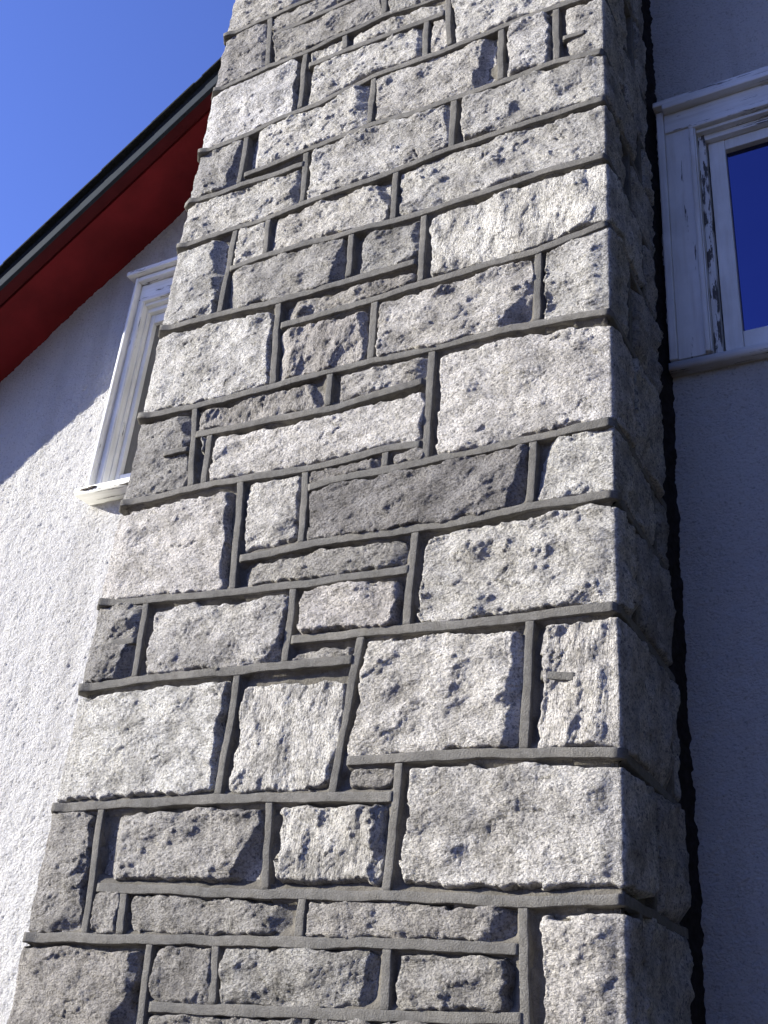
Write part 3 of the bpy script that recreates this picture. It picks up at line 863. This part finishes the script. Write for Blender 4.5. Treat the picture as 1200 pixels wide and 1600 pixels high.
for t, b, l, r_, opt in LAYOUT:
    right, left = r_ == 'R', l == 'L'
    xr = vx(SIDE_R[t]) if right else vx(r_)
    xl = vx(-W - SIDE_L[t]) if left else vx(l)
    stone(hz(t), hz(b), xl, xr, **opt)
    if right:
        stone(hz(t), hz(b), vx(SIDE_R[t]), vx(SIDE), du=.0065)
        ribbon([(SIDE_R[t], float(hz(t)(0))), (SIDE_R[t] + random.uniform(-.006, .006), float(hz(b)(0)))], height=.0128)
    if left:
        stone(hz(t), hz(b), vx(-W - SIDE), vx(-W - SIDE_L[t]), du=.012)
        ribbon([(-W - SIDE_L[t], float(hz(t)(-W))), (-W - SIDE_L[t], float(hz(b)(-W)))], height=.0128, step=.02)

ENDS_R = {1, 2, 0, 34, 6, 7, 9, 10, 12, 13, 16, 17, 19, 21, 23, 26}
ENDS_L = {0, 1, 3, 6, 8, 9, 11, 13, 15, 18, 20, 22, 24, 26}
for k, pts in JH.items():
    p = sorted(pts)
    if k in (30, 31, 32, 33):
        a, b = {30: (0.45, 0.97), 31: (0.30, 0.95), 32: (.10, .72), 33: (.12, .62)}[k]
        q0 = p[0][0] + a * (p[-1][0] - p[0][0]); q1 = p[0][0] + b * (p[-1][0] - p[0][0])
        f = hz(k)
        ribbon([(q0, float(f(q0))), (q1, float(f(q1)))], width=.015, height=.0155)
        continue
    if k in ENDS_R:
        z = p[-1][1]
        p = [a for a in p if a[0] < -.03] + [(0.0, z), (SIDE, z + random.uniform(-.008, .008))]
    if k in ENDS_L:
        z = p[0][1]
        p = [(-W - SIDE, z + random.uniform(-.008, .008)), (-W, z)] + [a for a in p if a[0] > -W + .03]
    ribbon(p, width=.0195)
for k, (x1, z1, x2, z2) in JV.items():
    ribbon([(x1, z1), (x2, z2)], width=.018, height=.0130)

# the courses below and above those measured: regular random ashlar, coarser
def plain_courses(z_lo, z_hi):
    z = z_lo
    while z < z_hi - .12:
        zn = min(z + random.choice([.17, .22, .27, .31]), z_hi)
        if z_hi - zn < .12:
            zn = z_hi
        us = [-W - SIDE]
        us.append(-W - random.choice([.17, .30]))
        x = -W + random.uniform(.12, .4)
        while x < -.28:
            us.append(x)
            x += random.uniform(.25, .55)
        us += [-random.uniform(.14, .24), random.choice([.17, .30]), SIDE]
        f, g_ = (lambda u, c=zn: np.zeros_like(np.asarray(u, float)) + c), (lambda u, c=z: np.zeros_like(np.asarray(u, float)) + c)
        for a, b in zip(us[:-1], us[1:]):
            stone(f, g_, vx(float(a)), vx(float(b)), du=.014)
        for a in us[1:-1]:
            ribbon([(a, z), (a + random.uniform(-.008, .008), zn)], height=.0130, step=.02)
        if zn < z_hi - .001:
            ribbon([(-W - SIDE, zn), (SIDE, zn)], width=.0195, step=.02)
        z = zn

plain_courses(-EYE, -0.06)
plain_courses(3.565, TOP)

# mortar bed between the blocks, and the core behind it
bu = axis([(-W - SIDE, -W, .02), (-W, 0, .0060), (0, SIDE, .012)])
bz = axis([(-EYE, -.1, .05), (-.1, 3.6, .0062), (3.6, TOP, .05)])
BU, BZ = np.meshgrid(bu, bz, indexing='ij')
bh = -0.0105 + 0.0025 * perlin(BU / .045, BZ / .04, 3) + 0.0020 * perlin(BU / .018, BZ / .016, 4) + 0.0035 * perlin(BU / .16, BZ / .12, 6)
# the mortar is struck in a slope above each bed joint and left of each upright one; below and right of them it is raked back
reach = 0.018 + 0.012 * perlin(BU / .09, BZ / .09, 8) + 0.008 * perlin(BU / .03, BZ / .03, 10)
crest = 0.0062 + 0.002 * perlin(BU / .05, BZ / .05, 14)
for k, pts in JH.items():
    if k in (30, 31, 32, 33):
        continue
    p = np.array(sorted(pts))
    d = BZ - np.interp(BU, p[:, 0], p[:, 1])
    on = (BU > p[0, 0] - .01) & (BU < p[-1, 0] + .01) & (d > -.012)
    f = np.clip(1 - (d - .010) / reach, 0, 1)
    bh = np.where(on & (d < .07), np.maximum(bh, bh + (crest - bh) * f * f * (3 - 2 * f)), bh)
    d2 = -d                                     # a thin flush strip under some of the joints
    f = np.clip(1 - (d2 - .016) / (.5 * reach), 0, 1) * np.clip(perlin(BU / .22, BZ / .1, 21) * 2 + .35, 0, 1)
    bh = np.where((BU > p[0, 0]) & (BU < p[-1, 0]) & (d2 > .010) & (d2 < .05), np.maximum(bh, bh + (.004 - bh) * f), bh)
for k, (x1, z1, x2, z2) in JV.items():
    d = x2 + (BZ - z2) / (z1 - z2) * (x1 - x2) - BU
    on = (BZ > z2) & (BZ < z1) & (d > -.012) & (d < .06)
    f = np.clip(1 - (d - .010) / (.8 * reach), 0, 1)
    bh = np.where(on, np.maximum(bh, bh + (crest - .001 - bh) * f * f * (3 - 2 * f)), bh)
mesh_np('mortar_bed', pos(BU, BZ, bh).reshape(-1, 3), grid_quads(len(bu), len(bz)), M_BED, chimney)
for sgn, x0 in ((1, 0.0), (-1, -W)):              # lumpy black strip between the masonry and the wall
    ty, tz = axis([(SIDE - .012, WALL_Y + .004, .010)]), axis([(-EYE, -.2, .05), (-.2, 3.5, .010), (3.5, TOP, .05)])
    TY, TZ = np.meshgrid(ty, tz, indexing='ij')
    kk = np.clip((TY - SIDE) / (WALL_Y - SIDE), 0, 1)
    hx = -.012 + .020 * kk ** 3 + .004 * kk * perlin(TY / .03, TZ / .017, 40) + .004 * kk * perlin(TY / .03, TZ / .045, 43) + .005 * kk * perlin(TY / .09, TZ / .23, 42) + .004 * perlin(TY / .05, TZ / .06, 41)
    mesh_np('black_strip', np.stack([x0 + sgn * hx, TY, TZ], -1).reshape(-1, 3), grid_quads(len(ty), len(tz))[:, ::sgn], M_BLACK, chimney)
box('chimney_core', (-W + .14, .05, -EYE), (-.14, .80, TOP - .002), M_BED, chimney, 0.01)
box('chimney_cap', (-W - .08, -.08, TOP), (.08, .88, TOP + .12), M_RIBBON, chimney, 0.02)

# ------------------------------------------------------------------ done
print('stones', len(STONES), 'objects', len(bpy.data.objects), 'tris', sum(sum(len(p.vertices) - 2 for p in m.polygons) if len(m.polygons) < 3000 else 2 * len(m.polygons) for m in bpy.data.meshes))
